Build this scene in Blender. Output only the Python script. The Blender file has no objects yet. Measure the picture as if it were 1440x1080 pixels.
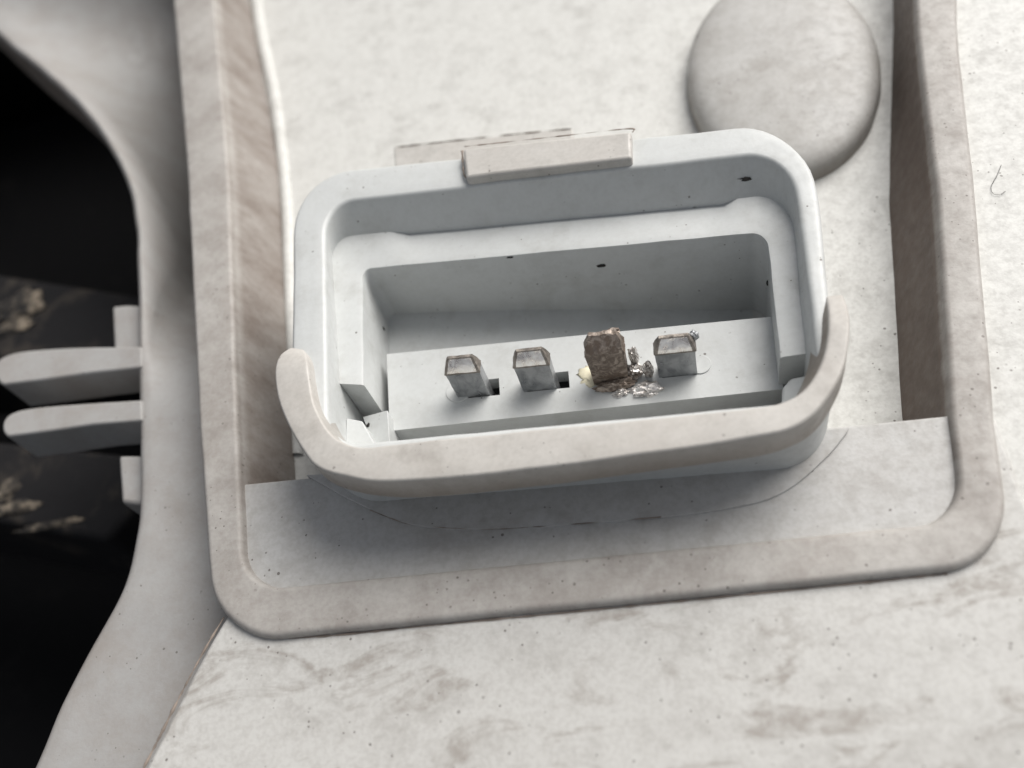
import bpy, bmesh, math, random
from mathutils import Vector, Matrix, noise

random.seed(7)
scene = bpy.context.scene
COL = scene.collection
MM = 0.001

# ------------------------------------------------------------------ camera
IW, IH = 1440.0, 1080.0
FPX = 1250.0                    # focal length in photo pixels
VPX, VPY = 1060.0, 1340.0       # vanishing point of the housing's depth axis
CAM_H = 60.0                    # mm above the rim plane of the pocket
zc = -Vector((VPX - IW/2, -(VPY - IH/2), -FPX)).normalized()   # world +Z seen from the camera
xc = Vector((1.0, 0.10, 0.0)); xc = (xc - zc*xc.dot(zc)).normalized()
yc = zc.cross(xc)
R = Matrix((xc, yc, zc))        # camera -> world rotation
cam_data = bpy.data.cameras.new("camera")
cam = bpy.data.objects.new("camera", cam_data); COL.objects.link(cam)
cam.matrix_world = Matrix.Translation((0, 0, CAM_H*MM)) @ R.to_4x4()
cam_data.sensor_width = 36.0
cam_data.lens = FPX/IW*36.0
cam_data.clip_start = 0.001
cam_data.clip_end = 1000.0
cam_data.dof.use_dof = True
scene.camera = cam


def P(px, py, z=0.0):
    """Point of the real place seen at photo pixel px, py on the level z (mm)."""
    d = R @ Vector((px - IW/2, -(py - IH/2), -FPX))
    t = (z - CAM_H)/d.z
    return Vector((d.x*t*MM, d.y*t*MM, z*MM))


view_dir = R @ Vector((0, 0, -1))
cam_data.dof.focus_distance = (P(760, 560, 0.8) - Vector((0, 0, CAM_H*MM))).dot(view_dir)
cam_data.dof.aperture_fstop = 24.0

# ------------------------------------------------------------------ light
SUN_EL, SUN_AZ = math.radians(43), math.radians(44)     # azimuth measured from +X towards +Y
world = bpy.data.worlds.new("World"); scene.world = world
world.use_nodes = True
wn = world.node_tree.nodes; wl = world.node_tree.links
wn.clear()
sky = wn.new("ShaderNodeTexSky"); sky.sky_type = 'NISHITA'; sky.sun_disc = False
sky.sun_elevation = SUN_EL
sky.sun_rotation = math.pi/2 - SUN_AZ
sky.air_density = 1.0; sky.dust_density = 4.0; sky.ozone_density = 1.0
hs = wn.new("ShaderNodeHueSaturation"); hs.inputs['Saturation'].default_value = 0.26
bg = wn.new("ShaderNodeBackground"); bg.inputs['Strength'].default_value = 0.075
wo = wn.new("ShaderNodeOutputWorld")
wl.new(sky.outputs[0], hs.inputs['Color']); wl.new(hs.outputs[0], bg.inputs['Color'])
wl.new(bg.outputs[0], wo.inputs['Surface'])
sd = bpy.data.lights.new("sun", 'SUN'); sd.energy = 2.7; sd.angle = math.radians(50); sd.color = (1.0, 0.965, 0.92)
sun = bpy.data.objects.new("sun", sd); COL.objects.link(sun)
sdir = Vector((math.cos(SUN_EL)*math.cos(SUN_AZ), math.cos(SUN_EL)*math.sin(SUN_AZ), math.sin(SUN_EL)))
sun.rotation_euler = (-sdir).to_track_quat('-Z', 'Y').to_euler()

scene.view_settings.view_transform = 'Standard'
scene.view_settings.look = 'None'
scene.view_settings.gamma = 1.0
scene.view_settings.exposure = 0.45
scene.render.engine = 'CYCLES'
scene.cycles.max_bounces = 8
scene.cycles.diffuse_bounces = 3
scene.cycles.use_denoising = True


# ------------------------------------------------------------------ helpers
def tag(o, label=None, cat=None, group=None, kind=None):
    for k, v in (('label', label), ('category', cat), ('group', group), ('kind', kind)):
        if v: o[k] = v
    return o


def empty(name, loc=(0, 0, 0)):
    o = bpy.data.objects.new(name, None); COL.objects.link(o); o.location = loc
    o.empty_display_size = 0.005
    return o


def link(name, bm, mats, parent=None, smooth=True, sharp=None):
    bmesh.ops.recalc_face_normals(bm, faces=bm.faces)
    me = bpy.data.meshes.new(name); bm.to_mesh(me); bm.free()
    for m in (mats if isinstance(mats, (list, tuple)) else [mats]): me.materials.append(m)
    if smooth:
        for p in me.polygons: p.use_smooth = True
    if sharp: me.set_sharp_from_angle(angle=math.radians(sharp))
    o = bpy.data.objects.new(name, me); COL.objects.link(o)
    if parent:
        o.parent = parent
        o.matrix_parent_inverse = Matrix.Identity(4)
    return o


def bevel(o, w, seg=3, ang=35):
    m = o.modifiers.new("bevel", 'BEVEL'); m.width = w*MM; m.segments = seg
    m.limit_method = 'ANGLE'; m.angle_limit = math.radians(ang); m.harden_normals = False
    return o


def rounded(corners, na=10, ns=14):
    """Closed outline with rounded corners [(px, py, r)] -> pixels."""
    n = len(corners); out = []; arcs = []
    for i in range(n):
        a = Vector(corners[i-1][:2]); b = Vector(corners[i][:2]); c = Vector(corners[(i+1) % n][:2])
        r = corners[i][2]
        u = (a-b); v = (c-b); lu, lv = u.length, v.length; u /= lu; v /= lv
        ang = math.acos(max(-1, min(1, u.dot(v))))
        t = min(r/max(math.tan(ang/2), 1e-6), 0.48*lu, 0.48*lv)
        p0, p1 = b + u*t, b + v*t
        arc = []
        for k in range(na+1):
            s = k/na
            # rational quadratic gives a true circular arc
            w = math.sin(ang/2)
            d = (1-s)**2 + 2*w*s*(1-s) + s*s
            arc.append((p0*(1-s)**2 + b*(2*w*s*(1-s)) + p1*s*s)/d)
        arcs.append(arc)
    for i in range(n):
        out += arcs[i]
        p, q = arcs[i][-1], arcs[(i+1) % n][0]
        for k in range(1, ns): out.append(p.lerp(q, k/ns))
    return [(p.x, p.y) for p in out]


def spline(pts, n):
    """Catmull-Rom through pts, n samples per span (any dimension)."""
    V = [Vector(p) for p in pts]; out = []
    for i in range(len(V)-1):
        p0 = V[i-1] if i else V[0]*2 - V[1]
        p1, p2 = V[i], V[i+1]
        p3 = V[i+2] if i+2 < len(V) else V[-1]*2 - V[-2]
        for k in range(n):
            t = k/n
            out.append(0.5*((2*p1) + (p2-p0)*t + (2*p0-5*p1+4*p2-p3)*t*t + (3*p1-p0-3*p2+p3)*t**3))
    out.append(V[-1])
    return out


def skin(bm, rings, closed=True, cap0=False, cap1=False, grime=None):
    lay = bm.verts.layers.float.new('grime') if grime is not None else None
    vr = [[bm.verts.new(p) for p in r] for r in rings]
    n = len(rings[0])
    if grime is not None:
        for r, g in zip(vr, grime):
            for k, v in enumerate(r): v[lay] = g[k] if isinstance(g, (list, tuple)) else g
    for a, b in zip(vr, vr[1:]):
        for k in range(n if closed else n-1):
            k2 = (k+1) % n
            try: bm.faces.new((a[k], a[k2], b[k2], b[k]))
            except ValueError: pass
    if cap0: bm.faces.new(vr[0])
    if cap1: bm.faces.new(list(reversed(vr[-1])))
    return vr


def lip(O, I, r, steps=5):
    """Rings rounding over from outer points O to inner points I (same level)."""
    rings = []
    for k in range(steps+1):
        a = math.pi/2*k/steps
        ring = []
        for o, i in zip(O, I):
            w = (i-o).length
            rr = min(r*MM, 0.48*w)
            d = (i-o)/w
            q = o + d*rr*(1-math.cos(a)); q.z = o.z - rr*(1-math.sin(a))
            ring.append(q)
        rings.append(ring)
    back = []
    for k in range(steps+1):
        a = math.pi/2*k/steps
        ring = []
        for o, i in zip(O, I):
            w = (i-o).length
            rr = min(r*MM, 0.48*w)
            d = (o-i)/w
            q = i + d*rr*(1-math.cos(a)); q.z = i.z - rr*(1-math.sin(a))
            ring.append(q)
        back.append(ring)
    mid = [[a.lerp(b, t) for a, b in zip(rings[-1], back[-1])] for t in (0.33, 0.67)]
    return rings + mid + back[::-1]


def at_level(ring, z):
    return [Vector((p.x, p.y, z*MM)) for p in ring]


def rough(bm, amp, scale, seed=0):
    """Small uneven wobble of a real, worn moulding (mm)."""
    bm.normal_update()
    for v in bm.verts:
        q = v.co*scale/MM + Vector((seed*13.7, 0, 0))
        v.co += noise.noise_vector(q)*amp*MM


def prism(name, px, ztop, zbot, mat, parent, bev=0.25, seg=3, wob=0.0):
    bm = bmesh.new()
    top = [P(x, y, ztop if len(a) == 0 else a[0]) for x, y, *a in px]
    bot = at_level(top, zbot)
    t = [bm.verts.new(p) for p in top]; b = [bm.verts.new(p) for p in bot]
    bm.faces.new(t); bm.faces.new(b[::-1])
    n = len(t)
    for k in range(n): bm.faces.new((t[k], b[k], b[(k+1) % n], t[(k+1) % n]))
    if wob: rough(bm, wob, 0.5, 3)
    o = link(name, bm, mat, parent, smooth=True, sharp=40)
    if bev: bevel(o, bev, seg)
    return o


# ------------------------------------------------------------------ materials
class NT:
    def __init__(s, name):
        s.m = bpy.data.materials.new(name); s.m.use_nodes = True
        s.t = s.m.node_tree; s.n = s.t.nodes; s.l = s.t.links
        s.b = s.n['Principled BSDF']
        s.tc = s.n.new('ShaderNodeTexCoord')
    def mapping(s, scale=(1, 1, 1), rot=(0, 0, 0), loc=(0, 0, 0)):
        m = s.n.new('ShaderNodeMapping'); m.inputs['Scale'].default_value = scale
        m.inputs['Rotation'].default_value = rot; m.inputs['Location'].default_value = loc
        s.l.new(s.tc.outputs['Object'], m.inputs['Vector']); return m.outputs[0]
    def noise(s, scale, detail=4, rough=0.55, vec=None, dist=0.0):
        n = s.n.new('ShaderNodeTexNoise'); n.inputs['Scale'].default_value = scale
        n.inputs['Detail'].default_value = detail; n.inputs['Roughness'].default_value = rough
        n.inputs['Distortion'].default_value = dist
        s.l.new(vec or s.tc.outputs['Object'], n.inputs['Vector']); return n.outputs['Fac']
    def voro(s, scale, vec=None, rand=1.0):
        n = s.n.new('ShaderNodeTexVoronoi'); n.inputs['Scale'].default_value = scale
        n.inputs['Randomness'].default_value = rand
        s.l.new(vec or s.tc.outputs['Object'], n.inputs['Vector']); return n.outputs['Distance'], n.outputs['Color']
    def ramp(s, fac, a, b, va=0.0, vb=1.0):
        n = s.n.new('ShaderNodeMapRange'); n.interpolation_type = 'SMOOTHSTEP'
        for k, v in (('From Min', a), ('From Max', b), ('To Min', va), ('To Max', vb)): n.inputs[k].default_value = v
        s.l.new(fac, n.inputs['Value']); return n.outputs[0]
    def math(s, op, a, b):
        n = s.n.new('ShaderNodeMath'); n.operation = op; n.use_clamp = False
        for k, v in enumerate((a, b)):
            if isinstance(v, (int, float)): n.inputs[k].default_value = v
            else: s.l.new(v, n.inputs[k])
        return n.outputs[0]
    def mix(s, fac, a, b, mode='MIX'):
        n = s.n.new('ShaderNodeMix'); n.data_type = 'RGBA'; n.blend_type = mode
        for k, v in ((0, fac), (6, a), (7, b)):
            if isinstance(v, (int, float)): n.inputs[k].default_value = v
            elif isinstance(v, tuple): n.inputs[k].default_value = (*v, 1)
            else: s.l.new(v, n.inputs[k])
        return n.outputs[2]
    def attr(s, name):
        n = s.n.new('ShaderNodeAttribute'); n.attribute_name = name; return n.outputs['Fac']
    def bump(s, h, dist, strength=1.0, prev=None):
        n = s.n.new('ShaderNodeBump'); n.inputs['Distance'].default_value = dist*MM
        n.inputs['Strength'].default_value = strength
        s.l.new(h, n.inputs['Height'])
        if prev: s.l.new(prev, n.inputs['Normal'])
        return n.outputs[0]


def plastic(name, base=(0.66, 0.655, 0.63), smudge=(0.29, 0.275, 0.255), smudge_amt=0.5,
            tan=(0.28, 0.235, 0.195), tan_amt=0.0, specks=0.6, rough=0.5, use_attr=False, sss=0.0, bumpy=1.0,
            smear=0.0, mottle=1.0):
    t = NT(name)
    big = t.noise(75, 5, 0.6, dist=0.3)
    mid = t.noise(300, 6, 0.62, vec=t.mapping((1, 1, 1), (0, 0, 0), (0.37, 0.11, 0.05)))
    fine = t.noise(900, 6, 0.68)
    # grey film of handling dirt: cloudy patches broken up by finer noise
    f = t.math('MULTIPLY', t.ramp(big, 0.36, 0.60, 0.25, 1.0), t.ramp(mid, 0.46, 0.66))
    f = t.math('MULTIPLY', f, t.ramp(fine, 0.25, 0.70, 0.35, 1.0))
    col = t.mix(t.math('MULTIPLY', f, smudge_amt), base, smudge)
    col = t.mix(t.ramp(fine, 0.44, 0.66, 0.0, 0.20*mottle), col, smudge)
    # fine mottling everywhere
    mott = t.noise(2600, 3, 0.6)
    col = t.mix(t.ramp(mott, 0.42, 0.64, 0.0, 0.20*mottle), col, smudge)
    if smear:
        sm = t.noise(110, 6, 0.62, vec=t.mapping((1.0, 2.6, 1.0), (0, 0, math.radians(-14))), dist=0.8)
        col = t.mix(t.math('MULTIPLY', t.ramp(sm, 0.52, 0.64, 0.0, smear), t.ramp(fine, 0.3, 0.6, 0.3, 1.0)), col, (0.27, 0.245, 0.22))
    if tan_amt or use_attr:
        tn = t.ramp(t.noise(170, 7, 0.7, vec=t.mapping((1, 1, 0.3)), dist=0.15), 0.36, 0.68)
        if use_attr:
            g = t.attr('grime')
            tw = t.ramp(t.noise(520, 6, 0.7, vec=t.mapping((1, 1, 0.6))), 0.36, 0.64)
            fac = t.math('MULTIPLY', g, t.math('ADD', t.math('MULTIPLY', tw, 0.2), 0.78))
            fac = t.math('ADD', fac, t.math('MULTIPLY', tn, tan_amt))
        else:
            fac = t.math('MULTIPLY', tn, tan_amt)
        fac1 = t.math('MINIMUM', fac, 1.0)
        col = t.mix(fac1, col, tan)
        if use_attr:      # thick caked dirt where the film is heaviest
            cake = t.math('MULTIPLY', t.ramp(g, 1.0, 2.0, 0.0, 1.0), t.math('ADD', t.math('MULTIPLY', tw, 0.4), 0.45))
            col = t.mix(cake, col, tuple(x*0.45 for x in tan))
    # dark specks of grit, few and of uneven size
    for sc, thr, share in ((520, 0.12, 0.05), (1100, 0.15, 0.12), (2600, 0.27, 0.30)):
        d, c = t.voro(sc)
        sep = t.n.new('ShaderNodeSeparateColor'); t.l.new(c, sep.inputs[0])
        on = t.ramp(sep.outputs[0], 1-share*specks, 1-share*specks+0.02)
        siz = t.math('MULTIPLY', sep.outputs[1], thr)
        dot = t.math('LESS_THAN', t.math('ADD', d, t.math('MULTIPLY', t.math('SUBTRACT', fine, 0.5), 0.6)), siz)
        on = t.math('MULTIPLY', on, t.ramp(mid, 0.44, 0.56))
        col = t.mix(t.math('MULTIPLY', t.math('MULTIPLY', on, dot), 0.8), col, (0.10, 0.085, 0.075))
    t.l.new(col, t.b.inputs['Base Color'])
    t.l.new(t.ramp(fine, 0.3, 0.7, rough-0.07, rough+0.13), t.b.inputs['Roughness'])
    t.b.inputs['Specular IOR Level'].default_value = 0.4
    if sss:
        t.b.inputs['Subsurface Weight'].default_value = sss
        t.b.inputs['Subsurface Radius'].default_value = (1.0, 0.9, 0.8)
        t.b.inputs['Subsurface Scale'].default_value = 0.9*MM
    b = t.bump(t.noise(260, 3, 0.5), 0.10*bumpy, 0.6)
    b = t.bump(mott, 0.022*bumpy, 0.7, b)
    b = t.bump(t.noise(5200, 2, 0.5), 0.006*bumpy, 0.6, b)
    t.l.new(b, t.b.inputs['Normal'])
    return t.m


M_panel = plastic('weathered_white_plastic', base=(0.515, 0.51, 0.49), smudge=(0.30, 0.285, 0.265), smear=0.75, specks=0.8)
M_floor = plastic('bright_white_plastic', base=(0.60, 0.60, 0.575), smudge=(0.32, 0.31, 0.29), smudge_amt=0.42, specks=0.7)
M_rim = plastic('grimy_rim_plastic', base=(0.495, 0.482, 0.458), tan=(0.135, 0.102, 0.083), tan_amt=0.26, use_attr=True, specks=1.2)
M_arm = plastic('arm_plastic', base=(0.335, 0.332, 0.327), tan=(0.20, 0.165, 0.14), tan_amt=0.30, use_attr=True, specks=0.5)
M_boss = plastic('boss_plastic', base=(0.45, 0.445, 0.43), tan=(0.26, 0.24, 0.215), tan_amt=0.38, use_attr=True, specks=0.7)
M_sock = plastic('socket_plastic', base=(0.53, 0.545, 0.54), smudge=(0.34, 0.34, 0.32), smudge_amt=0.4, specks=0.35, rough=0.38, bumpy=0.5, mottle=0.45)
M_lip = plastic('socket_lip_plastic', base=(0.50, 0.485, 0.458), tan=(0.27, 0.225, 0.185), tan_amt=0.14, use_attr=True, specks=0.45, rough=0.42, bumpy=0.6, mottle=0.7)
M_ledge = plastic('ledge_plastic', base=(0.468, 0.468, 0.460), tan=(0.28, 0.235, 0.2), tan_amt=0.12, use_attr=True, specks=0.45, smear=0.15)


def black_plastic(name='void_black_plastic', c0=(0.0025, 0.0025, 0.003), c1=(0.014, 0.013, 0.012), lo=0.55):
    t = NT(name)
    n = t.ramp(t.noise(120, 7, 0.68, dist=0.4), lo, lo+0.18)
    col = t.mix(t.math('MULTIPLY', n, 0.5), c0, c1)
    t.l.new(col, t.b.inputs['Base Color']); t.b.inputs['Roughness'].default_value = 0.7; t.b.inputs['Specular IOR Level'].default_value = 0.15
    t.l.new(t.bump(t.noise(500, 5), 0.15), t.b.inputs['Normal'])
    return t.m


def crust():
    t = NT('beige_dirt_crust')
    n = t.ramp(t.noise(700, 6, 0.7), 0.35, 0.65)
    n = t.math('MULTIPLY', n, t.ramp(t.noise(260, 5, 0.7), 0.42, 0.6))
    col = t.mix(n, (0.012, 0.011, 0.011), (0.30, 0.25, 0.19))
    t.l.new(col, t.b.inputs['Base Color']); t.b.inputs['Roughness'].default_value = 0.95
    t.l.new(t.bump(t.noise(1500, 5), 0.2), t.b.inputs['Normal'])
    return t.m


def metal(name, c0, c1, rough0=0.28, burnt=None, metalness=0.85, bscale=700, blo=0.47):
    t = NT(name)
    v = t.mapping((1, 1, 0.5))
    n = t.noise(1100, 6, 0.65, vec=v, dist=0.7)
    col = t.mix(t.ramp(n, 0.36, 0.64), c0, c1)
    if burnt:
        b = t.ramp(t.noise(bscale, 6, 0.7, dist=1.0), blo, blo+0.13)
        col = t.mix(b, burnt, col)
        t.l.new(t.ramp(b, 0, 1, 0.15, 0.8), t.b.inputs['Metallic'])
    else:
        t.b.inputs['Metallic'].default_value = metalness
    t.l.new(col, t.b.inputs['Base Color'])
    t.l.new(t.ramp(n, 0.3, 0.7, rough0, rough0+0.25), t.b.inputs['Roughness'])
    bb = t.bump(t.noise(1500, 5, 0.6), 0.08)
    t.l.new(t.bump(t.noise(420, 2, 0.5), 0.25, 0.8, bb), t.b.inputs['Normal'])
    return t.m


def simple(name, col, rough=0.8):
    t = NT(name)
    n = t.noise(600, 4)
    c = t.mix(t.ramp(n, 0.3, 0.7), tuple(x*0.7 for x in col), tuple(min(1, x*1.3) for x in col))
    t.l.new(c, t.b.inputs['Base Color']); t.b.inputs['Roughness'].default_value = rough
    return t.m


M_black = black_plastic()  # added tub only: near-black colour stands for the dark behind the opening
M_bar = black_plastic('dusty_black_plastic', (0.014, 0.0135, 0.0145), (0.085, 0.072, 0.058), 0.50)
M_crust = crust()
M_pin = metal('tinned_steel', (0.28, 0.29, 0.30), (0.44, 0.45, 0.46), 0.25, metalness=0.75)
M_tip = metal('bare_bright_tin', (0.74, 0.69, 0.64), (0.98, 0.96, 0.93), 0.20)
M_oxide = metal('dark_oxide_edge', (0.17, 0.15, 0.13), (0.32, 0.29, 0.26), 0.35, metalness=0.6)
M_burnt = metal('scorched_steel', (0.20, 0.165, 0.14), (0.44, 0.38, 0.33), 0.36, burnt=(0.13, 0.098, 0.076), bscale=1500, blo=0.44)
M_slag = metal('molten_solder', (0.50, 0.475, 0.45), (0.78, 0.76, 0.74), 0.28, burnt=(0.20, 0.165, 0.14), blo=0.36)
M_yellow = simple('heat_yellowed_plastic', (0.60, 0.56, 0.42), 0.4)
M_hole = simple('dark_hole', (0.010, 0.010, 0.010), 0.8)
M_crumb = simple('black_grit', (0.02, 0.018, 0.016), 0.9)
M_hair = simple('dark_fibre', (0.08, 0.07, 0.06), 0.7)
M_dirt = simple('brown_grime', (0.10, 0.075, 0.055), 0.95)
M_dirt2 = simple('pale_brown_grime', (0.24, 0.20, 0.17), 0.95)
M_scuff = simple('fresh_white_scuff', (0.62, 0.62, 0.60), 0.4)
M_ground = simple('dark_asphalt', (0.04, 0.04, 0.042), 0.9)

# ------------------------------------------------------------------ setting
bm = bmesh.new(); bmesh.ops.create_grid(bm, x_segments=2, y_segments=2, size=60.0)
g = link('ground', bm, M_ground, smooth=False); g.location = (0, 0, -0.075)
tag(g, 'dark asphalt below the lamp housing', kind='structure')

# ------------------------------------------------------------------ the lamp housing
ZF = -7.2           # pocket floor
root = empty('lamp_housing', P(720, 560, -9))
tag(root, 'dirty white plastic lamp housing with a recessed four-pin connector socket', 'lamp housing')


def child_link(o):
    """Children keep their world place under the root."""
    o.matrix_parent_inverse = Matrix.Translation(-root.location) if o.parent == root else Matrix.Identity(4)
    return o


_link = link
def link(name, bm, mats, parent=None, smooth=True, sharp=None):
    return child_link(_link(name, bm, mats, parent, smooth, sharp))


# ---- pocket rim (the raised collar round the recess)
RO = [(222, -420, 20), (243, 0, 150), (262, 240, 300), (279, 600, 400), (300, 904, 92),
      (1427, 791, 96), (1400, 590, 300), (1373, 280, 400), (1347, 40, 300), (1338, -420, 20)]
RI = [(283, -420, 20), (302, 0, 150), (322, 240, 300), (334, 600, 400), (343, 829, 52),
      (1354, 731, 62), (1337, 580, 300), (1318, 280, 400), (1288, 40, 300), (1278, -420, 20)]
RF = [(330, -420, 20), (352, 0, 150), (394, 240, 300), (410, 600, 400), (430, 830, 52),
      (1285, 740, 62), (1268, 580, 300), (1250, 280, 400), (1256, 40, 300), (1250, -420, 20)]
NA, NS = 10, 14
o_px = rounded(RO, NA, NS); i_px = rounded(RI, NA, NS); f_px = rounded(RF, NA, NS)
O = [P(x, y, 0) for x, y in o_px]; I = [P(x, y, 0) for x, y in i_px]; F = [P(x, y, ZF) for x, y in f_px]
L = lip(O, I, 0.5, 5)
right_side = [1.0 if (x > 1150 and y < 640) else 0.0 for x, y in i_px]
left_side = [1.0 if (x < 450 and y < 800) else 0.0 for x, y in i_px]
rings = [at_level(O, -46), at_level(O, -6), at_level(O, -1.6)] + L
w1 = [a.lerp(b, 0.05) for a, b in zip(L[-1], F)]
w2 = [a.lerp(b, 0.16) for a, b in zip(L[-1], F)]
w3 = [a.lerp(b, 0.96) for a, b in zip(L[-1], F)]
rings += [w1, w2, w3, F, at_level(F, ZF-1)]
nl = len(L)
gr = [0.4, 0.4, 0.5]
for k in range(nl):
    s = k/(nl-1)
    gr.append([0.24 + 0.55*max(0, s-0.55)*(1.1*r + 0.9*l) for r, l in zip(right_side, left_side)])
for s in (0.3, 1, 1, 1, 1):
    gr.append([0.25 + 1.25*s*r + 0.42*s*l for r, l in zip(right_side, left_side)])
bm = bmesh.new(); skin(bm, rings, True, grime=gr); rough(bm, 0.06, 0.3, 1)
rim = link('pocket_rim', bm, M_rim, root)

# ---- pocket floor with a low bead where the left wall meets it
bm = bmesh.new()
fl = [(300, -430), (1300, -430), (1310, 760), (380, 850)]
ring = [P(x, y, ZF) for x, y in fl]
v = [bm.verts.new(p) for p in ring]; bm.faces.new(v)
bmesh.ops.subdivide_edges(bm, edges=bm.edges, cuts=20, use_grid_fill=True)
rough(bm, 0.05, 0.2, 4)
floor = link('pocket_floor', bm, M_floor, root)
bead = spline([(352, -80), (366, 40), (384, 125), (396, 210), (404, 300), (408, 420), (420, 640)], 8)
bm = bmesh.new(); rings = []
for p in bead:
    c = P(p.x, p.y, ZF); s = (P(p.x+8, p.y, ZF) - c)
    rings.append([c + s*math.cos(a)*1.0 + Vector((0, 0, 0.5*MM*math.sin(a))) for a in [math.pi*k/8 for k in range(9)]])
skin(bm, rings, False)
link('wall_bead', bm, M_floor, root)

# ---- ledge across the bottom of the pocket
led = [(336, 681, -0.75), (420, 673, -0.8), (520, 663.5, -0.8), (640, 652, -0.8), (760, 640.5, -0.8), (900, 627, -0.8), (1040, 613.5, -0.8), (1180, 600, -0.8), (1250, 593, -0.8), (1340, 583.5, -0.75),
       (1352, 660, -0.7), (1358, 720, -0.7), (1330, 745, -0.7), (1250, 752, -0.7), (800, 796, -0.7), (420, 834, -0.7), (365, 828, -0.7), (338, 790, -0.7)]
prism('ledge', led, -0.45, ZF-0.5, M_ledge, root, bev=0.2, wob=0.05)
# low raised pad on the ledge where the socket grows out of it
pad = [tuple(p) for p in spline([(430, 668), (500, 706), (580, 738), (700, 744), (820, 736), (930, 727), (1040, 712), (1105, 690), (1160, 645), (1188, 612), (1194, 600)], 5)]
pad += [(1100, 612), (900, 630), (600, 658)]
prism('socket_foot', pad, -0.55, -1.5, M_ledge, root, bev=0.08, wob=0.04)

# ---- panels outside the pocket
bp = [tuple(p) for p in spline([(345, 835), (318, 868), (290, 915), (258, 975), (228, 1035), (200, 1090), (150, 1200)], 4)]
bp += [(150, 1300), (1750, 1300), (1750, 905)]
bp += [tuple(p) for p in spline([(1600, 870), (1530, 825), (1478, 770), (1443, 705), (1420, 640), (1400, 585)], 4)]
bp += [(1340, 640), (1330, 720), (1200, 750), (420, 830)]
prism('back_panel', bp, -0.7, -14, M_panel, root, bev=0.35, wob=0.06)
sp = [(1300, -450), (1750, -450), (1750, 960), (1500, 900), (1350, 750)]
prism('side_panel', sp, -1.15, -9, M_floor, root, bev=0.2)

# ---- bracket arm curving round the opening on the left
edge = spline([(-190, -140), (-90, -35), (0, 52), (60, 102), (110, 150), (150, 203), (175, 255), (187, 310), (190, 400), (191, 500),
               (193, 690), (188, 755), (168, 828), (125, 905), (82, 990), (40, 1085), (-20, 1210)], 6)
inner = spline([(300, -240), (305, -140), (306, -60), (308, 0), (310, 60), (312, 130), (315, 200), (318, 260), (320, 330), (320, 420), (322, 560),
                (326, 700), (336, 780), (350, 850), (325, 920), (282, 1010), (240, 1100), (195, 1200)], 6)
m = len(edge)
inner = [inner[int(round(k*(len(inner)-1)/(m-1)))] for k in range(m)]
ARM_Z = [(-400, 6.0), (-90, 4.0), (0, -6.0), (150, -21.0), (300, -34.0), (420, -20.0), (570, -6.4), (2000, -6.2)]
bm = bmesh.new(); cols = []; gr = []
for k in range(m):
    e, q = edge[k], inner[k]
    y = e.y
    ze = -5.0
    deep = max(0.0, min(1.0, (500-y)/180.0)); deep = deep*deep*(3-2*deep)
    zi = -6.2
    for (ya, za), (yb, zb) in zip(ARM_Z, ARM_Z[1:]):
        if ya <= y <= yb:
            t = (y-ya)/(yb-ya); t = t*t*(3-2*t) if ya >= 280 else t
            zi = za + (zb-za)*t
    prof = []; gg = []
    pe = P(e.x, e.y, ze)
    for dz in (-9.0, -5.0, -1.0): prof.append(Vector((pe.x, pe.y, (ze+dz)*MM))); gg.append(0.9)
    rr = 0.9
    dirw = (P(q.x, q.y, ze) - pe).normalized()
    for j in range(1, 6):
        a = math.pi/2*j/5
        c = pe + dirw*rr*(1-math.cos(a))*MM; c.z = (ze - rr*(1-math.sin(a)))*MM
        prof.append(c); gg.append(0.35 - 0.05*j)
    top = prof[-1]
    pi_ = P(q.x, q.y, zi)
    for j in range(1, 13):
        s = j/12
        c = top.lerp(pi_, s)
        z_s = 1-(1-s)**4.5
        c.z = top.z + (pi_.z - top.z)*((1-deep)*s + deep*z_s)
        prof.append(c); gg.append(0.0)
    cols.append(prof); gr.append(gg)
skin(bm, cols, False, grime=gr); rough(bm, 0.12, 0.25, 2)
arm = link('bracket_arm', bm, M_arm, root)

fin_u = [tuple(p) for p in spline([(200, 487), (120, 488), (60, 491), (20, 496), (-2, 506), (-8, 520), (-2, 536), (4, 541)], 4)] + [(60, 534), (130, 524), (200, 516)]
fin_l = [tuple(p) for p in spline([(200, 562), (120, 567), (50, 573), (18, 580), (5, 592), (4, 606), (10, 614)], 4)] + [(70, 606), (130, 597), (200, 591)]
prism('fin', fin_u, -4.85, -9.5, M_arm, root, bev=0.25)
prism('fin', fin_l, -4.85, -9.5, M_arm, root, bev=0.25)
prism('tab', [(157, 430), (178, 428), (215, 430), (215, 505), (160, 505)], -6.5, -10, M_arm, root, bev=0.4)
prism('tab', [(166, 640), (215, 640), (215, 708), (192, 709), (170, 707)], -6.5, -10, M_arm, root, bev=0.4)

# ---- round boss
cx, cy, r = 1103, 96, 137
zt = -4.9
bm = bmesh.new(); c = P(cx, cy, zt)
outl = [P(cx + r*math.cos(a), cy - r*1.02*math.sin(a), zt) - c for a in [2*math.pi*k/72 for k in range(72)]]
rings = []; gr = []
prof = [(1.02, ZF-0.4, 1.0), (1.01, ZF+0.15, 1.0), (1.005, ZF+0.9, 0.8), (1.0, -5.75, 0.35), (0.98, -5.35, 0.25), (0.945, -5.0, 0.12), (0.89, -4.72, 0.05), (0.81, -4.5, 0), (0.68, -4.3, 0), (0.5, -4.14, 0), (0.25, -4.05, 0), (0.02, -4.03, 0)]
for q, z, gg in prof:
    rings.append([Vector((c.x + d.x*q, c.y + d.y*q, z*MM)) for d in outl])
    gr.append(gg)
skin(bm, rings, True, cap1=True, grime=gr)
rough(bm, 0.10, 0.25, 5)
link('round_boss', bm, M_boss, root)

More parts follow.
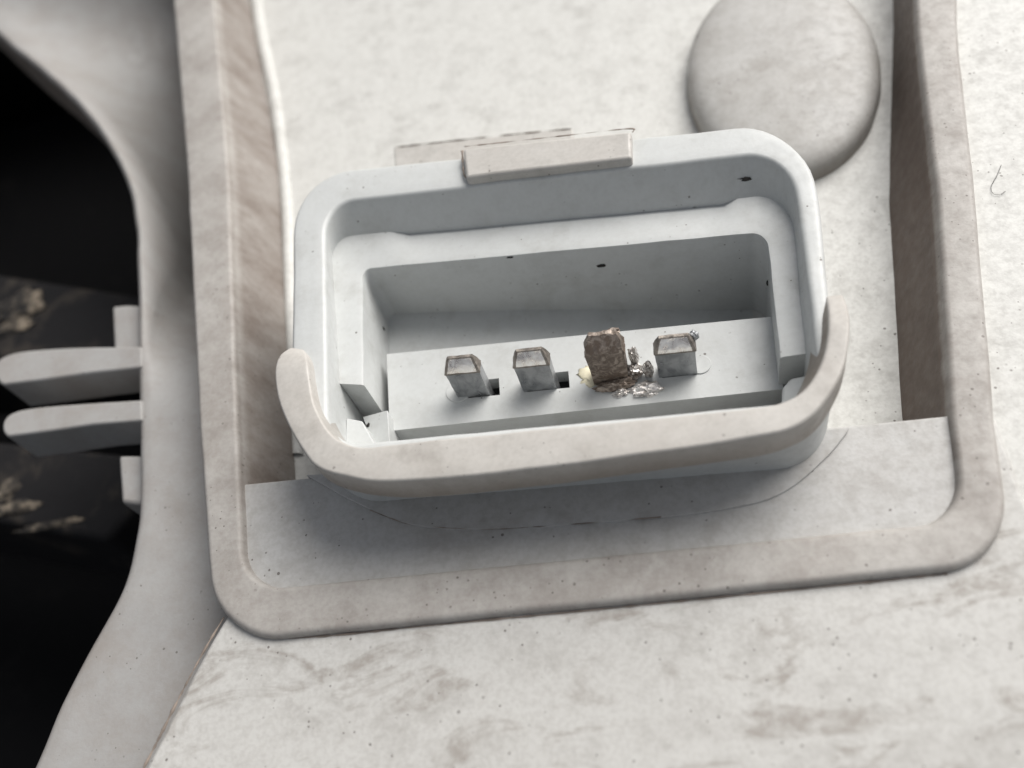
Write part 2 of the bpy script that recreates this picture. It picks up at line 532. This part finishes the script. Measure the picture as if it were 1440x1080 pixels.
# ---- grime gathered in the seams
def seam(name, pts, r_, parent, mat, seed=0, n=6, gap=0.0):
    path = [P(*p) for p in spline(pts, n)]
    bm = bmesh.new(); rings = []
    for k, p in enumerate(path):
        t = (path[min(k+1, len(path)-1)] - path[max(k-1, 0)]).normalized()
        u = Vector((-t.y, t.x, 0)).normalized()
        w = r_*(0.55 + 0.9*abs(noise.noise(p/MM*0.9 + Vector((seed*3.3, 0, 0)))) + 0.5*noise.noise(p/MM*3.1))
        w = max(0.02*r_, w - gap*r_*max(0, noise.noise(p/MM*0.6 + Vector((0, seed*2.1, 0)))+0.1)*3)
        rings.append([p + (u*math.cos(a)*w + Vector((0, 0, math.sin(a)*w*0.5)))*MM for a in [2*math.pi*j/6 for j in range(6)]])
    skin(bm, rings, True, cap0=True, cap1=True)
    return _link(name, bm, mat, parent) if parent is not root else link(name, bm, mat, parent)


rim_low = [(x+dx, y+dy, -0.68) for (x, y), (dx, dy) in (((318, 858), (0, 3)), ((345, 878), (-2, 4)), ((385, 890), (0, 5)), ((450, 889), (0, 6)), ((600, 874), (0, 6)), ((800, 855), (0, 6)), ((1000, 835), (0, 6)), ((1200, 815), (0, 6)), ((1330, 801), (2, 6)), ((1372, 785), (4, 5)), ((1403, 745), (4, 4)), ((1413, 700), (3, 2)), ((1410, 650), (2, 0)))]
seam('seam_dirt', rim_low[:-4], 0.10, root, M_dirt2, 1, 14)
seam('seam_dirt', [(p[0], p[1], -0.53) for p in [(520, 717), (550, 729), (580, 738), (640, 743), (700, 744), (820, 736), (930, 727)]], 0.05, root, M_dirt2, 2, 12, 0.8)
seam('seam_dirt', [(p[0]-3, p[1], -1.2) for p in [(318, 868), (290, 915), (258, 975), (228, 1035), (200, 1090)]], 0.16, root, M_dirt2, 3, 20, 0.3)

# ------------------------------------------------------------------ connector socket
ZR = 6.0; ZS = 3.3; ZB = -8.0; ZP = -0.5
SO = [(412, 247, 92), (1141, 166, 108), (1182, 590, 80), (408, 660, 80)]
SI = [(456, 287, 46), (1112, 212, 66), (1156, 560, 50), (462, 626, 40)]
S1 = [(466, 334, 32), (1112, 272, 52), (1140, 575, 40), (484, 650, 30)]
NA, NS = 12, 18
so = [P(x, y, ZR) for x, y in rounded(SO, NA, NS)]
si = [P(x, y, ZR) for x, y in rounded(SI, NA, NS)]
s1 = [P(x, y, ZS) for x, y in rounded(S1, NA, NS)]
L = lip(so, si, 0.42, 4)
rings = [at_level(so, ZF-0.3), at_level(so, -3), at_level(so, 2)] + L + [s1, at_level(s1, 0), at_level(s1, ZB-0.3)]
bm = bmesh.new(); skin(bm, rings, True, grime=[0.2, 0.1, 0]+[0.0]*len(L)+[0.0]*3)
rough(bm, 0.06, 0.3, 6)
sock = link('connector_socket', bm, M_sock, root)
SP = sock            # parent of every sub-part


def sub(name, bm, mat, **k):
    o = _link(name, bm, mat, SP, **k); o.matrix_parent_inverse = sock_inv; return o


bpy.context.view_layer.update()
sock_inv = sock.matrix_world.inverted()


def sprism(name, px, zt, zb, mat, bev=0.2, seg=3, wob=0.0):
    o = prism(name, px, zt, zb, mat, SP, bev, seg, wob); o.matrix_parent_inverse = sock_inv; return o


# socket floor
sprism('socket_floor', [(480, 400, -3.2), (800, 372, -5.0), (1120, 340, -7.8), (1150, 640, -7.8), (800, 672, -5.0), (490, 700, -3.2)], ZB, ZB-1.5, M_sock, bev=0)

# inner step: a C of plastic along the left, top and right inner wall
c_out = rounded([(462, 331, 32), (1116, 268, 52), (1136, 497, 1), (478, 540, 1)], 10, 22)
c_in = rounded([(510, 378, 14), (1078, 326, 22), (1097, 503, 1), (511, 542, 1)], 10, 22)
n1 = 10+1; seg = n1+21
# keep the run: left bottom -> TL -> TR -> right bottom
order = list(range(seg*3 + n1//2, seg*4)) + list(range(0, seg*2 + n1//2 + 1))
bm = bmesh.new(); tp_o = []; tp_i = []
for k in order:
    x, y = c_out[k]
    z = ZS
    if 548 < x < 1028 and y < 400: z = ZS - 0.75
    tp_o.append(P(x, y, z)); x, y = c_in[k]; tp_i.append(P(x, y, ZS - 0.05))
for a in range(len(order)):
    pass
r_b = at_level(tp_i, ZB-0.2); r_ob = at_level(tp_o, ZB-0.2)
rr = 0.18
d_in = [(i-o).normalized() for o, i in zip(tp_o, tp_i)]
r_t1 = [o.lerp(i, 0.86) for o, i in zip(tp_o, tp_i)]
r_t1b = [Vector((p.x, p.y, i.z + 0.02*MM)) if abs(p.z-i.z) < 0.4*MM else p for p, i in zip(r_t1, tp_i)]
r_t2 = [Vector((i.x, i.y, i.z - 0.25*MM)) for i in tp_i]
r_tm = [i - d*0.06*MM for i, d in zip(tp_i, d_in)]
for q in r_tm: q.z -= 0.06*MM
vr = skin(bm, [r_ob, tp_o, r_t1b, r_tm, r_t2, r_b], False)
for e in (0, -1):
    try: bm.faces.new([vr[j][e] for j in range(6)])
    except ValueError: pass
rough(bm, 0.05, 0.4, 8)
sub('inner_step', bm, M_sock, sharp=38)

# pin platform with four slots
PA, PB, PC, PD = (544, 498), (1088, 445), (1102, 547), (548, 606)


def plat(u, v):
    a = Vector(PA).lerp(Vector(PB), u); b = Vector(PD).lerp(Vector(PC), u)
    return a.lerp(b, v)


slots = [((643, 534), (699, 557)), ((737, 524), (795, 548)), ((832, 516), (885, 538)), ((922, 505), (980, 528))]
us = [0.0]; slot_u = []
for (x0, y0), (x1, y1) in slots:
    ua = (x0-546)/(1085-546); ub = (x1-546)/(1085-546)
    us += [ua, ub]; slot_u.append((ua, ub))
us.append(1.0)
vs = [0.0, 0.46, 0.68, 1.0]
bm = bmesh.new()
T = [[bm.verts.new(P(*plat(u, v), ZP)) for u in us] for v in vs]
Bt = [[bm.verts.new(Vector((t.co.x, t.co.y, (ZB-0.3)*MM))) for t in row] for row in T]
for j in range(3):
    for i in range(len(us)-1):
        if j == 1 and i % 2 == 1:
            quad = [(j, i), (j, i+1), (j+1, i+1), (j+1, i)]
            for (a, b), (c_, d) in zip(quad, quad[1:]+quad[:1]):
                bm.faces.new((T[a][b], Bt[a][b], Bt[c_][d], T[c_][d]))
            continue
        bm.faces.new((T[j][i], T[j][i+1], T[j+1][i+1], T[j+1][i]))
per = [(0, i) for i in range(len(us))] + [(j, len(us)-1) for j in (1, 2, 3)] + [(3, i) for i in range(len(us)-2, -1, -1)] + [(j, 0) for j in (2, 1)]
for (a, b), (c_, d) in zip(per, per[1:]+per[:1]):
    bm.faces.new((T[a][b], Bt[a][b], Bt[c_][d], T[c_][d]))
pl = sub('pin_platform', bm, M_sock, sharp=35); pass
# dark bottoms of the slots
for k, ((x0, y0), (x1, y1)) in enumerate(slots):
    ua, ub = slot_u[k]
    q = [plat(ua-0.004, 0.44), plat(ub+0.004, 0.44), plat(ub+0.004, 0.70), plat(ua-0.004, 0.70)]
    bm = bmesh.new(); c4 = [P(p.x, p.y, ZP) for p in q]
    bm.faces.new([bm.verts.new(Vector((p.x, p.y, (ZP-1.5)*MM))) for p in c4])
    sub('slot_bottom', bm, M_hole, smooth=False)


# blade pins
def pin(name, base_px, w_px, ztop, mat, lean=(0, 0), seed=0, swell=1.0, wob=0.035, deep=1.05, tip=None):
    bx, by = base_px
    c = P(bx, by, ZP); e = P(bx+w_px/2, by - w_px/2*0.095, ZP) - c
    hx = e.length; ex = e.normalized(); ey = Vector((-ex.y, ex.x, 0)); hy = deep/2*MM
    h = ztop - ZP
    bm = bmesh.new(); rings = []
    k_ = h/4.4
    zf = 3.5*k_
    lv = [(-1.7, 1, 1), (0.0, 1, 1), (1.7*k_, 1.0*swell, 1.0*swell), (3.25*k_, 1.02*swell, 1.0*swell), (3.42*k_, 1.08*swell, 1.07*swell), (zf, 1.05*swell, 1.03*swell), (3.9*k_, 0.95*swell, 0.74*swell), (4.26*k_, 0.80*swell, 0.36*swell), (h, 0.73*swell, 0.24*swell)]
    for dz, sx, sy in lv:
        t = max(0, dz)/h
        o = c + Vector((lean[0]*t, lean[1]*t, dz))*MM if False else c + Vector((lean[0]*t*MM, lean[1]*t*MM, dz*MM))
        ring = []
        nx, ny = 6, 3
        pts = [(-1+2*i/nx, -1) for i in range(nx)] + [(1, -1+2*i/ny) for i in range(ny)] + [(1-2*i/nx, 1) for i in range(nx)] + [(-1, 1-2*i/ny) for i in range(ny)]
        for a, b in pts:
            ring.append(o + ex*hx*a*sx + ey*(hy*b*sy + (hy*swell*(1.0-sy/swell) if dz >= zf else 0)))
        rings.append(ring)
    skin(bm, rings, True, cap0=True, cap1=True)
    bmesh.ops.triangulate(bm, faces=[f for f in bm.faces if len(f.verts) > 4])
    bmesh.ops.subdivide_edges(bm, edges=bm.edges, cuts=1, use_grid_fill=True)
    for v_ in bm.verts:
        v_.co += noise.noise_vector(v_.co*2.2/MM + Vector((seed*9.1, 0, 0)))*wob*MM
        v_.co += noise.noise_vector(v_.co*5.0/MM + Vector((0, seed*5.3, 0)))*wob*0.45*MM
    bm.normal_update()
    for f in bm.faces:
        z = f.calc_center_median().z/MM - ZP
        if tip and z > 3.2*k_:
            side = abs(f.normal.dot(ex)) > 0.75
            q = f.calc_center_median() - c
            edge_ = abs(q.dot(ex)) > hx*swell*(1.05 - 0.30*max(0, z-zf)/(h-zf))*0.88
            f.material_index = 2 if (z < zf*1.01 or side or edge_ or z > h*0.985) else 1
    return sub(name, bm, [mat, tip, M_oxide] if tip else mat, sharp=42)


pin('terminal_pin', (667, 550), 45, 4.15, M_pin, seed=1, tip=M_tip)
pin('terminal_pin', (760, 541), 47, 4.15, M_pin, seed=2, tip=M_tip)
p3 = pin('terminal_pin', (860, 530), 48, 5.0, M_burnt, seed=3, swell=1.04, wob=0.11, deep=1.25)
p3['label'] = 'scorched brown terminal pin crusted with melted plastic'
p4 = pin('terminal_pin', (953, 521), 54, 3.8, M_pin, seed=4, tip=M_tip)
p4['label'] = 'end terminal pin with a curled bright burr on its tip'


# slag, burrs and yellowed plastic round the scorched pin
def blob(name, c, size, mat, seed, amp=0.35, sub_=4):
    bm = bmesh.new(); bmesh.ops.create_icosphere(bm, subdivisions=sub_, radius=1.0)
    for v_ in bm.verts:
        d = v_.co.normalized()
        k = 1 + amp*noise.noise(d*1.6 + Vector((seed*7.7, 0, 0))) + amp*0.75*noise.noise(d*4.1 + Vector((0, seed*3.1, 0)))
        v_.co = Vector((d.x*size[0], d.y*size[1], d.z*size[2]))*k*MM + c
    return bm


for px, py, z, s, mt, sd_ in ((908, 548, -0.42, (1.15, 0.6, 0.42), M_slag, 1), (873, 553, -0.45, (0.65, 0.35, 0.28), M_slag, 2),
                              (894, 522, -0.2, (0.6, 0.6, 0.6), M_slag, 3), (911, 520, 0.35, (0.42, 0.38, 0.8), M_slag, 4),
                              (891, 500, 0.9, (0.38, 0.4, 0.95), M_slag, 5), (866, 541, -0.3, (1.5, 0.45, 0.5), M_burnt, 6),
                              (838, 488, 2.8, (0.30, 0.35, 0.5), M_burnt, 7), (858, 468, 4.5, (0.7, 0.3, 0.25), M_burnt, 8), (862, 541, -0.2, (1.2, 0.4, 0.35), M_burnt, 10)):
    bm = blob('x', P(px, py, z), s, mt, sd_, 0.45)
    o = sub('slag_lump', bm, mt, sharp=30)
bm = blob('x', P(976, 472, 3.2), (0.36, 0.36, 0.42), M_slag, 11, 0.3); sub('metal_burr', bm, M_pin, sharp=25)
bm = blob('x', P(838, 528, -0.55), (1.5, 1.15, 0.22), M_yellow, 8, 0.3); sub('melted_plastic', bm, M_yellow)


def disc(px, py, r_px, z, mat):
    c = P(px, py, z); r_ = (P(px+r_px, py, z)-c).length
    bm = bmesh.new()
    ring = [Vector((c.x + r_*math.cos(a), c.y + r_*math.sin(a), z*MM)) for a in [2*math.pi*k/40 for k in range(40)]]
    skin(bm, [at_level(ring, ZP-0.2), ring], True, cap1=True)
    o = sub('moulding_mark', bm, mat, sharp=35); bevel(o, 0.04, 2)


disc(645, 549, 18, ZP+0.06, M_sock)
disc(984, 512, 16, ZP+0.10, M_sock)

# lower guard: thick U-shaped lip that rises into an ear on each side
UO = [(399, 479), (389, 500), (386, 530), (393, 570), (409, 605), (427, 636), (446, 656), (482, 669), (550, 677), (700, 665), (900, 639), (1050, 617), (1115, 601), (1156, 570), (1183, 525), (1194, 480), (1195, 440), (1188, 402)]
UI = [(421, 482), (431, 503), (436, 535), (442, 567), (454, 594), (466, 610), (482, 621), (508, 628), (560, 623), (700, 609), (900, 589), (1050, 574), (1096, 566), (1130, 548), (1152, 515), (1163, 478), (1165, 440), (1163, 404)]
UB = [(450, 500), (456, 520), (458, 545), (464, 572), (472, 596), (482, 615), (496, 630), (515, 640), (560, 640), (700, 626), (900, 606), (1050, 590), (1090, 580), (1118, 560), (1135, 520), (1142, 480), (1142, 440), (1142, 420)]
ZU = 7.0
uo = [P(p.x, p.y, ZU) for p in spline(UO, 5)]; ui = [P(p.x, p.y, ZU) for p in spline(UI, 5)]
ub = [P(p.x, p.y, 4.6) for p in spline(UB, 5)]
n = len(uo)
for k in range(n):            # ears dip at their ends
    t = min(k, n-1-k)/9.0
    if t < 1:
        dz = -1.0*(1-t)**2*MM
        uo[k].z += dz; ui[k].z += dz
L = lip(uo, ui, 0.24, 5)
low = [Vector((p.x, p.y, 4.3*MM)) for p in uo]
lowm = [a.lerp(b, 0.06) for a, b in zip(low, ub)]
for p in lowm: p.z -= 0.2*MM
under = [a.lerp(b, 0.9) for a, b in zip(low, ub)]
for p in under: p.z = 4.0*MM
bm = bmesh.new()
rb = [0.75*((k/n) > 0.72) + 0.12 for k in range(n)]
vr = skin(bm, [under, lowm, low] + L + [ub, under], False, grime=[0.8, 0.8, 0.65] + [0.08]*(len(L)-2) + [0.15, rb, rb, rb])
for e in (0, -1):
    bm.faces.new([r_[e] for r_ in vr[:-1]])
bmesh.ops.remove_doubles(bm, verts=bm.verts, dist=1e-6)
rough(bm, 0.08, 0.35, 9)
sub('guard_lip', bm, M_lip, sharp=60)

# latch block and the rib behind it
sprism('latch_block', [(651, 209), (700, 203), (888, 184), (889, 222), (700, 244), (655, 250)], 6.9, 2.5, M_lip, bev=0.3, wob=0.05)
sprism('rib', [(553, 207), (805, 180), (808, 215), (556, 240)], -1.0, ZF-0.2, M_lip, bev=0.15, wob=0.04)
def sseam(*a, **k):
    o = seam(*a, **k); o.matrix_parent_inverse = sock_inv; return o


sseam('seam_dirt', [(556, 207, -0.98), (600, 202, -0.98), (700, 191, -0.98), (770, 184, -0.98), (803, 181, -0.98)], 0.13, SP, M_dirt, 4, 14, 0.5)
sseam('seam_dirt', [(653, 206, 6.5), (700, 201, 6.5), (800, 190, 6.5), (884, 181, 6.5), (890, 186, 6.5)], 0.10, SP, M_dirt2, 5, 14, 0.5)
sseam('seam_dirt', [(650, 212, 6.6), (651, 230, 6.5), (654, 248, 6.4), (668, 252, 6.2), (690, 250, 6.1)], 0.12, SP, M_dirt2, 6, 10, 0.2)
# clip wedges in the lower left corner
sprism('clip_wedge', [(487, 588, 2.4), (509, 592, 2.3), (536, 640, 2.5), (486, 640, 2.5)], 3, ZB, M_sock, bev=0.08)
sprism('clip_wedge', [(510, 586, 0.2), (545, 577, 1.0), (549, 640, 1.0), (530, 640, 0.6)], 3, ZB, M_sock, bev=0.06)
sprism('clip_wedge', [(1100, 545, 1.5), (1112, 531, 2.0), (1138, 526, 2.6), (1145, 590, 2.6), (1098, 590, 1.5)], 2, ZB, M_sock, bev=0.25)

# added black tub, closes off the light so the opening stays dark
tub = empty('added_dark_tub', P(300, 540, -62))
tag(tub, 'added black tub that keeps the opening left of the white bracket arm dark', 'added tub')
tinv = Matrix.Translation(-tub.location)
bm = bmesh.new(); bmesh.ops.create_grid(bm, x_segments=1, y_segments=1, size=0.16)
bmesh.ops.translate(bm, verts=bm.verts, vec=(0, 0.03, -0.062))
o = _link('bottom', bm, M_black); o.parent = tub; o.matrix_parent_inverse = tinv
for nm, (x0, y0), (x1, y1) in (('side_wall', (-.16, -.13), (.16, -.13)), ('side_wall', (.16, -.13), (.16, .19)), ('side_wall', (.16, .19), (-.16, .19)), ('side_wall', (-.16, .19), (-.16, -.13))):
    bm = bmesh.new(); q = [bm.verts.new(p) for p in ((x0, y0, -.062), (x1, y1, -.062), (x1, y1, -.014), (x0, y0, -.014))]; bm.faces.new(q)
    o = _link(nm, bm, M_black); o.parent = tub; o.matrix_parent_inverse = tinv
    m_ = o.modifiers.new("thick", 'SOLIDIFY'); m_.thickness = 0.002

# ------------------------------------------------------------------ black parts seen through the opening
def bar(name, px, zt, zb, lab, crusts):
    c0 = P(px[0][0], px[0][1], zb)
    e = empty(name, c0)
    tag(e, lab, 'bracket')
    inv = Matrix.Translation(-c0)
    o = prism('bar', px, zt, zb, M_bar, None, bev=0.8, wob=0.2)
    o.parent = e; o.matrix_parent_inverse = inv
    for (x, y, z, s, sd_) in crusts:
        bm = blob('x', P(x, y, z), s, M_crust, sd_, 0.45)
        o = _link('dirt_crust', bm, M_crust); o.parent = e; o.matrix_parent_inverse = inv
    return e


bar('black_bracket', [(-200, 350), (0, 385), (200, 416), (215, 500), (-200, 510)], -24, -40,
    'black bracket bar with beige dirt behind the upper fin of the opening',
    [(28, 432, -24, (3.6, 2.6, 0.5), 1), (15, 462, -24, (3.6, 1.2, 0.4), 2)])
bar('black_bracket', [(-200, 600), (200, 640), (205, 700), (150, 762), (0, 735), (-200, 700)], -24, -40,
    'black bracket bar with a streak of beige dirt below the lower fin',
    [(20, 716, -24, (3.2, 0.9, 0.4), 3), (75, 738, -24, (4.0, 0.5, 0.3), 4), (10, 690, -24, (1.4, 1.4, 0.4), 7)])

# ------------------------------------------------------------------ loose bits
bpy.context.view_layer.update()
DG = bpy.context.evaluated_depsgraph_get()


def surface(px, py):
    d = (R @ Vector((px - IW/2, -(py - IH/2), -FPX))).normalized()
    hit, loc, nrm, *_ = scene.ray_cast(DG, Vector((0, 0, CAM_H*MM)), d)
    return loc, nrm


def crumb(px, py, size, lab, seed):
    loc, nrm = surface(px, py)
    bm = blob('x', Vector((0, 0, 0)), size, M_crumb, seed, 0.8, 2)
    o = _link('crumb', bm, M_crumb, sharp=30); o.location = loc
    o.rotation_euler = nrm.to_track_quat('Z', 'Y').to_euler()
    tag(o, lab, 'crumb', 'black grit stuck in the socket'); return o


crumb(1048, 252, (0.42, 0.16, 0.10), 'flat black crumb on the inner wall under the top right of the socket rim', 1)
crumb(845, 374, (0.38, 0.20, 0.10), 'black crumb on the back wall of the socket above the scorched pin', 2)
crumb(1080, 398, (0.20, 0.28, 0.12), 'black crumb at the right end of the dark slot in the socket', 3)
crumb(539, 462, (0.12, 0.26, 0.08), 'tiny black crumb at the left end of the slot behind the pins', 4)
crumb(518, 598, (0.18, 0.18, 0.12), 'tiny black crumb by the white clip wedges in the lower left corner', 5)
crumb(717, 362, (0.32, 0.10, 0.07), 'thin black crumb just under the inner step above the second pin', 6)

bm = bmesh.new()
path = [P(p.x, p.y, -1.05) for p in spline([(1408, 232), (1402, 247), (1394, 262), (1396, 272), (1406, 274), (1414, 269)], 6)]
rings = [[p + Vector((math.cos(a)*0.022*MM, math.sin(a)*0.022*MM, 0.02*MM)) for a in [2*math.pi*k/6 for k in range(6)]] for p in path]
skin(bm, rings, True, cap0=True, cap1=True)
o = _link('hair', bm, M_hair); tag(o, 'short curled dark hair lying on the white panel right of the pocket', 'hair')
